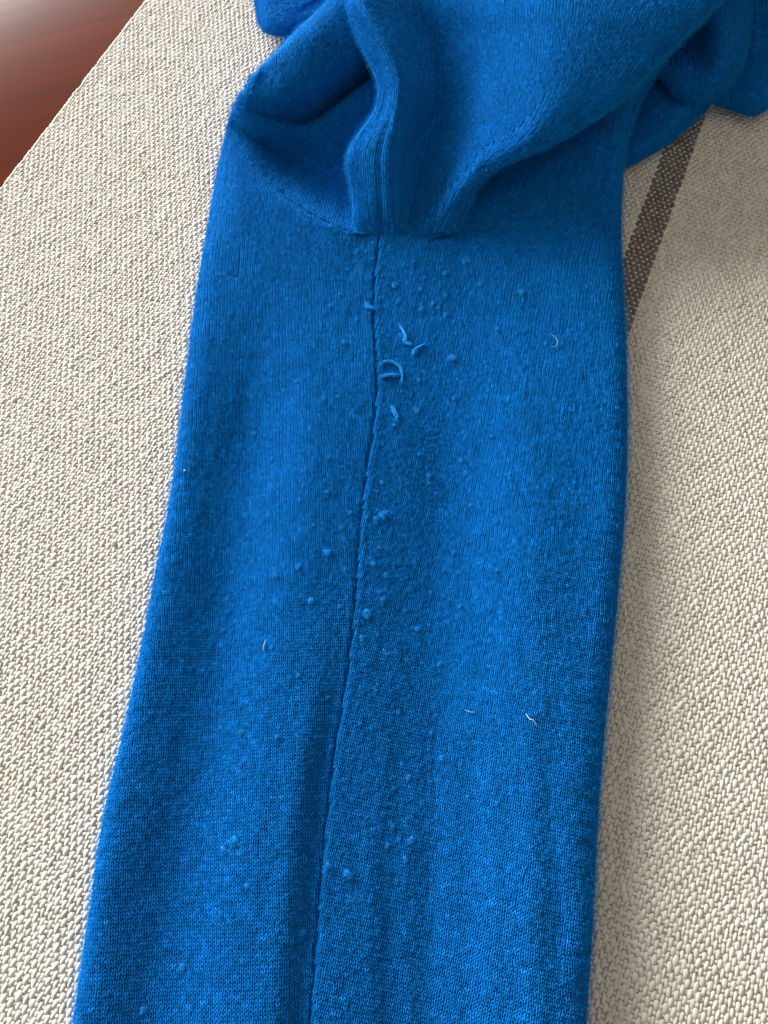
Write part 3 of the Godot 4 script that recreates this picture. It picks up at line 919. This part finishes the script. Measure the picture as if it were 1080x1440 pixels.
func build_specks() -> void:
	var white := plain(lin(0.78, 0.80, 0.82), 0.6)
	var pale := plain(lin(0.35, 0.55, 0.72), 0.6)
	var lint := part("lint_speck", pill_mesh(0.05), white, self)
	lint.position = (on_sleeve(Vector3(-7.27, 0.00, -12.08).x, Vector3(-7.27, 0.00, -12.08).z) + Vector3(0, 0.07, 0)) * CM
	tag(lint, "tiny white lint speck on the sleeve beside its left edge", "lint")
	tag(part("loose_fibre", yarn([Vector3(4.55, 0.00, -3.40), Vector3(4.65, 0.00, -3.22), Vector3(4.77, 0.00, -3.17), Vector3(4.87, 0.00, -3.00)], 0.011, 0.08), white, self), "pale bent fibre lying on the lower right half of the sleeve", "fibre")
	tag(part("loose_fibre_001", yarn([Vector3(6.52, 0.00, -17.97), Vector3(6.69, 0.00, -17.77), Vector3(6.76, 0.00, -17.54), Vector3(6.66, 0.00, -17.35), Vector3(6.47, 0.00, -17.38)], 0.008, 0.06), pale, self), "fine curled fibre on the upper right of the sleeve, right of the snags", "fibre")
	tag(part("loose_fibre_002", yarn([Vector3(-4.03, 0.00, -5.47), Vector3(-4.00, 0.00, -5.64), Vector3(-3.96, 0.00, -5.83)], 0.008, 0.05), white, self), "short straight white fibre on the sleeve left of the seam", "fibre")
	tag(part("loose_fibre_003", yarn([Vector3(2.64, 0.00, -3.58), Vector3(2.80, 0.00, -3.51), Vector3(2.96, 0.00, -3.49)], 0.008, 0.03), pale, self), "very short pale fibre on the sleeve between seam and bent fibre", "fibre")
	var crumbs := [
		["crumb", Vector3(-10.91, 0.00, -27.47), 0.14, lin(0.55, 0.36, 0.08), "yellow crumb on the cream runner left of the sweater's upper fold"],
		["crumb_001", Vector3(-13.04, 0.00, -29.70), 0.12, lin(0.42, 0.27, 0.16), "tan crumb on the runner near its top left edge"],
		["crumb_002", Vector3(-9.88, 0.00, -9.63), 0.14, lin(0.40, 0.30, 0.19), "brown husk crumb on the runner left of the middle of the sleeve"],
		["crumb_003", Vector3(-11.13, 0.00, 1.54), 0.06, lin(0.05, 0.04, 0.035), "tiny black speck on the runner left of the sleeve's lower end"],
		["crumb_004", Vector3(11.23, 0.00, -3.09), 0.11, lin(0.62, 0.42, 0.36), "faint pinkish crumb on the runner right of the sleeve"],
	]
	for c in crumbs:
		var o := part(c[0], pill_mesh(c[2]), plain(c[3], 0.8), self)
		o.position = (c[1] + Vector3(0, 0.03, 0)) * CM
		tag(o, c[4], "crumb")

func _ready() -> void:
	rng.seed = 20240
	soft.seed = 3
	soft.frequency = 0.035
	soft.fractal_octaves = 3
	fine.seed = 8
	fine.frequency = 0.03
	fine.fractal_octaves = 3

	# camera: a phone held about 27 cm above the table, tilted 68 degrees down
	var cam := Camera3D.new()
	cam.name = "camera"
	cam.position = Vector3(0, 27.0, 0) * CM
	cam.rotation_degrees = Vector3(-68.0, 0, 0)
	cam.fov = rad_to_deg(2.0 * atan(0.655))
	cam.near = 0.01
	cam.far = 20.0
	add_child(cam)
	cam.current = true

	var env := Environment.new()
	env.background_mode = Environment.BG_COLOR
	env.background_color = lin(0.41, 0.372, 0.318)
	env.tonemap_mode = Environment.TONE_MAPPER_LINEAR
	env.tonemap_exposure = 1.0
	env.sdfgi_enabled = true
	env.ssao_enabled = true
	env.ssil_enabled = true
	var we := WorldEnvironment.new()
	we.name = "environment"
	we.environment = env
	add_child(we)

	# the window: daylight from the far left
	var window := AreaLight3D.new()
	window.name = "window_light"
	window.area_size = Vector2(2.8, 1.16)
	window.light_energy = 23.5
	window.light_color = Color(1.0, 0.995, 0.98)
	window.shadow_enabled = true
	window.area_range = 8.0
	var az := deg_to_rad(-46.0)
	window.position = Vector3(sin(az) * 2.5, 0.78, -cos(az) * 2.5 - 0.12)
	add_child(window)
	window.look_at_from_position(window.position, Vector3(0, 0.35, -0.12), Vector3.UP)

	# the table
	var wood := StandardMaterial3D.new()
	wood.albedo_texture = wood_image()
	wood.roughness = 0.15
	wood.metallic_specular = 0.29
	wood.uv1_scale = Vector3(3, 2, 1)
	var slab := BoxMesh.new()
	slab.size = Vector3(1.7, 0.03, 1.0)
	var table := part("wooden_table", slab, wood, self)
	tag(table, "reddish brown polished wooden table top showing past the runner's edge", "table")
	table.position = Vector3(0.05, -0.0285 + 0.0105, -0.2)
	table.position.y = -0.0024 - 0.015
	table.rotation.y = deg_to_rad(22.0)

	wool = StandardMaterial3D.new()
	wool.albedo_color = lin(0.002, 0.160, 0.54)
	wool.roughness = 0.9
	wool.metallic_specular = 0.15
	wool.rim_enabled = true
	wool.rim = 0.4
	wool.rim_tint = 0.9
	wool.vertex_color_use_as_albedo = true
	wool_base = wool.duplicate()
	wool_base.vertex_color_use_as_albedo = false
	wool_base.albedo_color = lin(0.002, 0.110, 0.36)
	wool_fuzz = StandardMaterial3D.new()
	wool_fuzz.albedo_color = lin(0.004, 0.27, 0.64)
	wool_fuzz.roughness = 0.8
	wool_fuzz.metallic_specular = 0.2
	wool_pill = wool_fuzz.duplicate()
	wool_pill.albedo_color = lin(0.018, 0.29, 0.76)
	wool_pill.metallic_specular = 0.05
	wool_pill.roughness = 1.0
	stitch_mesh = make_stitch()
	build_runner()
	var sweater := build_sweater()
	build_specks()
	for k in 3:
		hair_meshes.append(make_hair([0.6, -1.1, 0.2][k], [0.5, -0.4, 1.0][k]))
	for k in 3:
		var mine := []
		for n in range(k, hair_places.size(), 3):
			mine.append(hair_places[n])
		scatter("wool_fuzz", hair_meshes[k], wool_fuzz, mine, [], sweater)
	scatter("edge_fuzz", make_hair(0.8, 0.5, 0.022), wool_fuzz, halo_places, [], sweater)
	scatter("pill_fuzz", make_hair(0.9, 0.8, 0.032), wool_pill, lint_places, [], sweater)
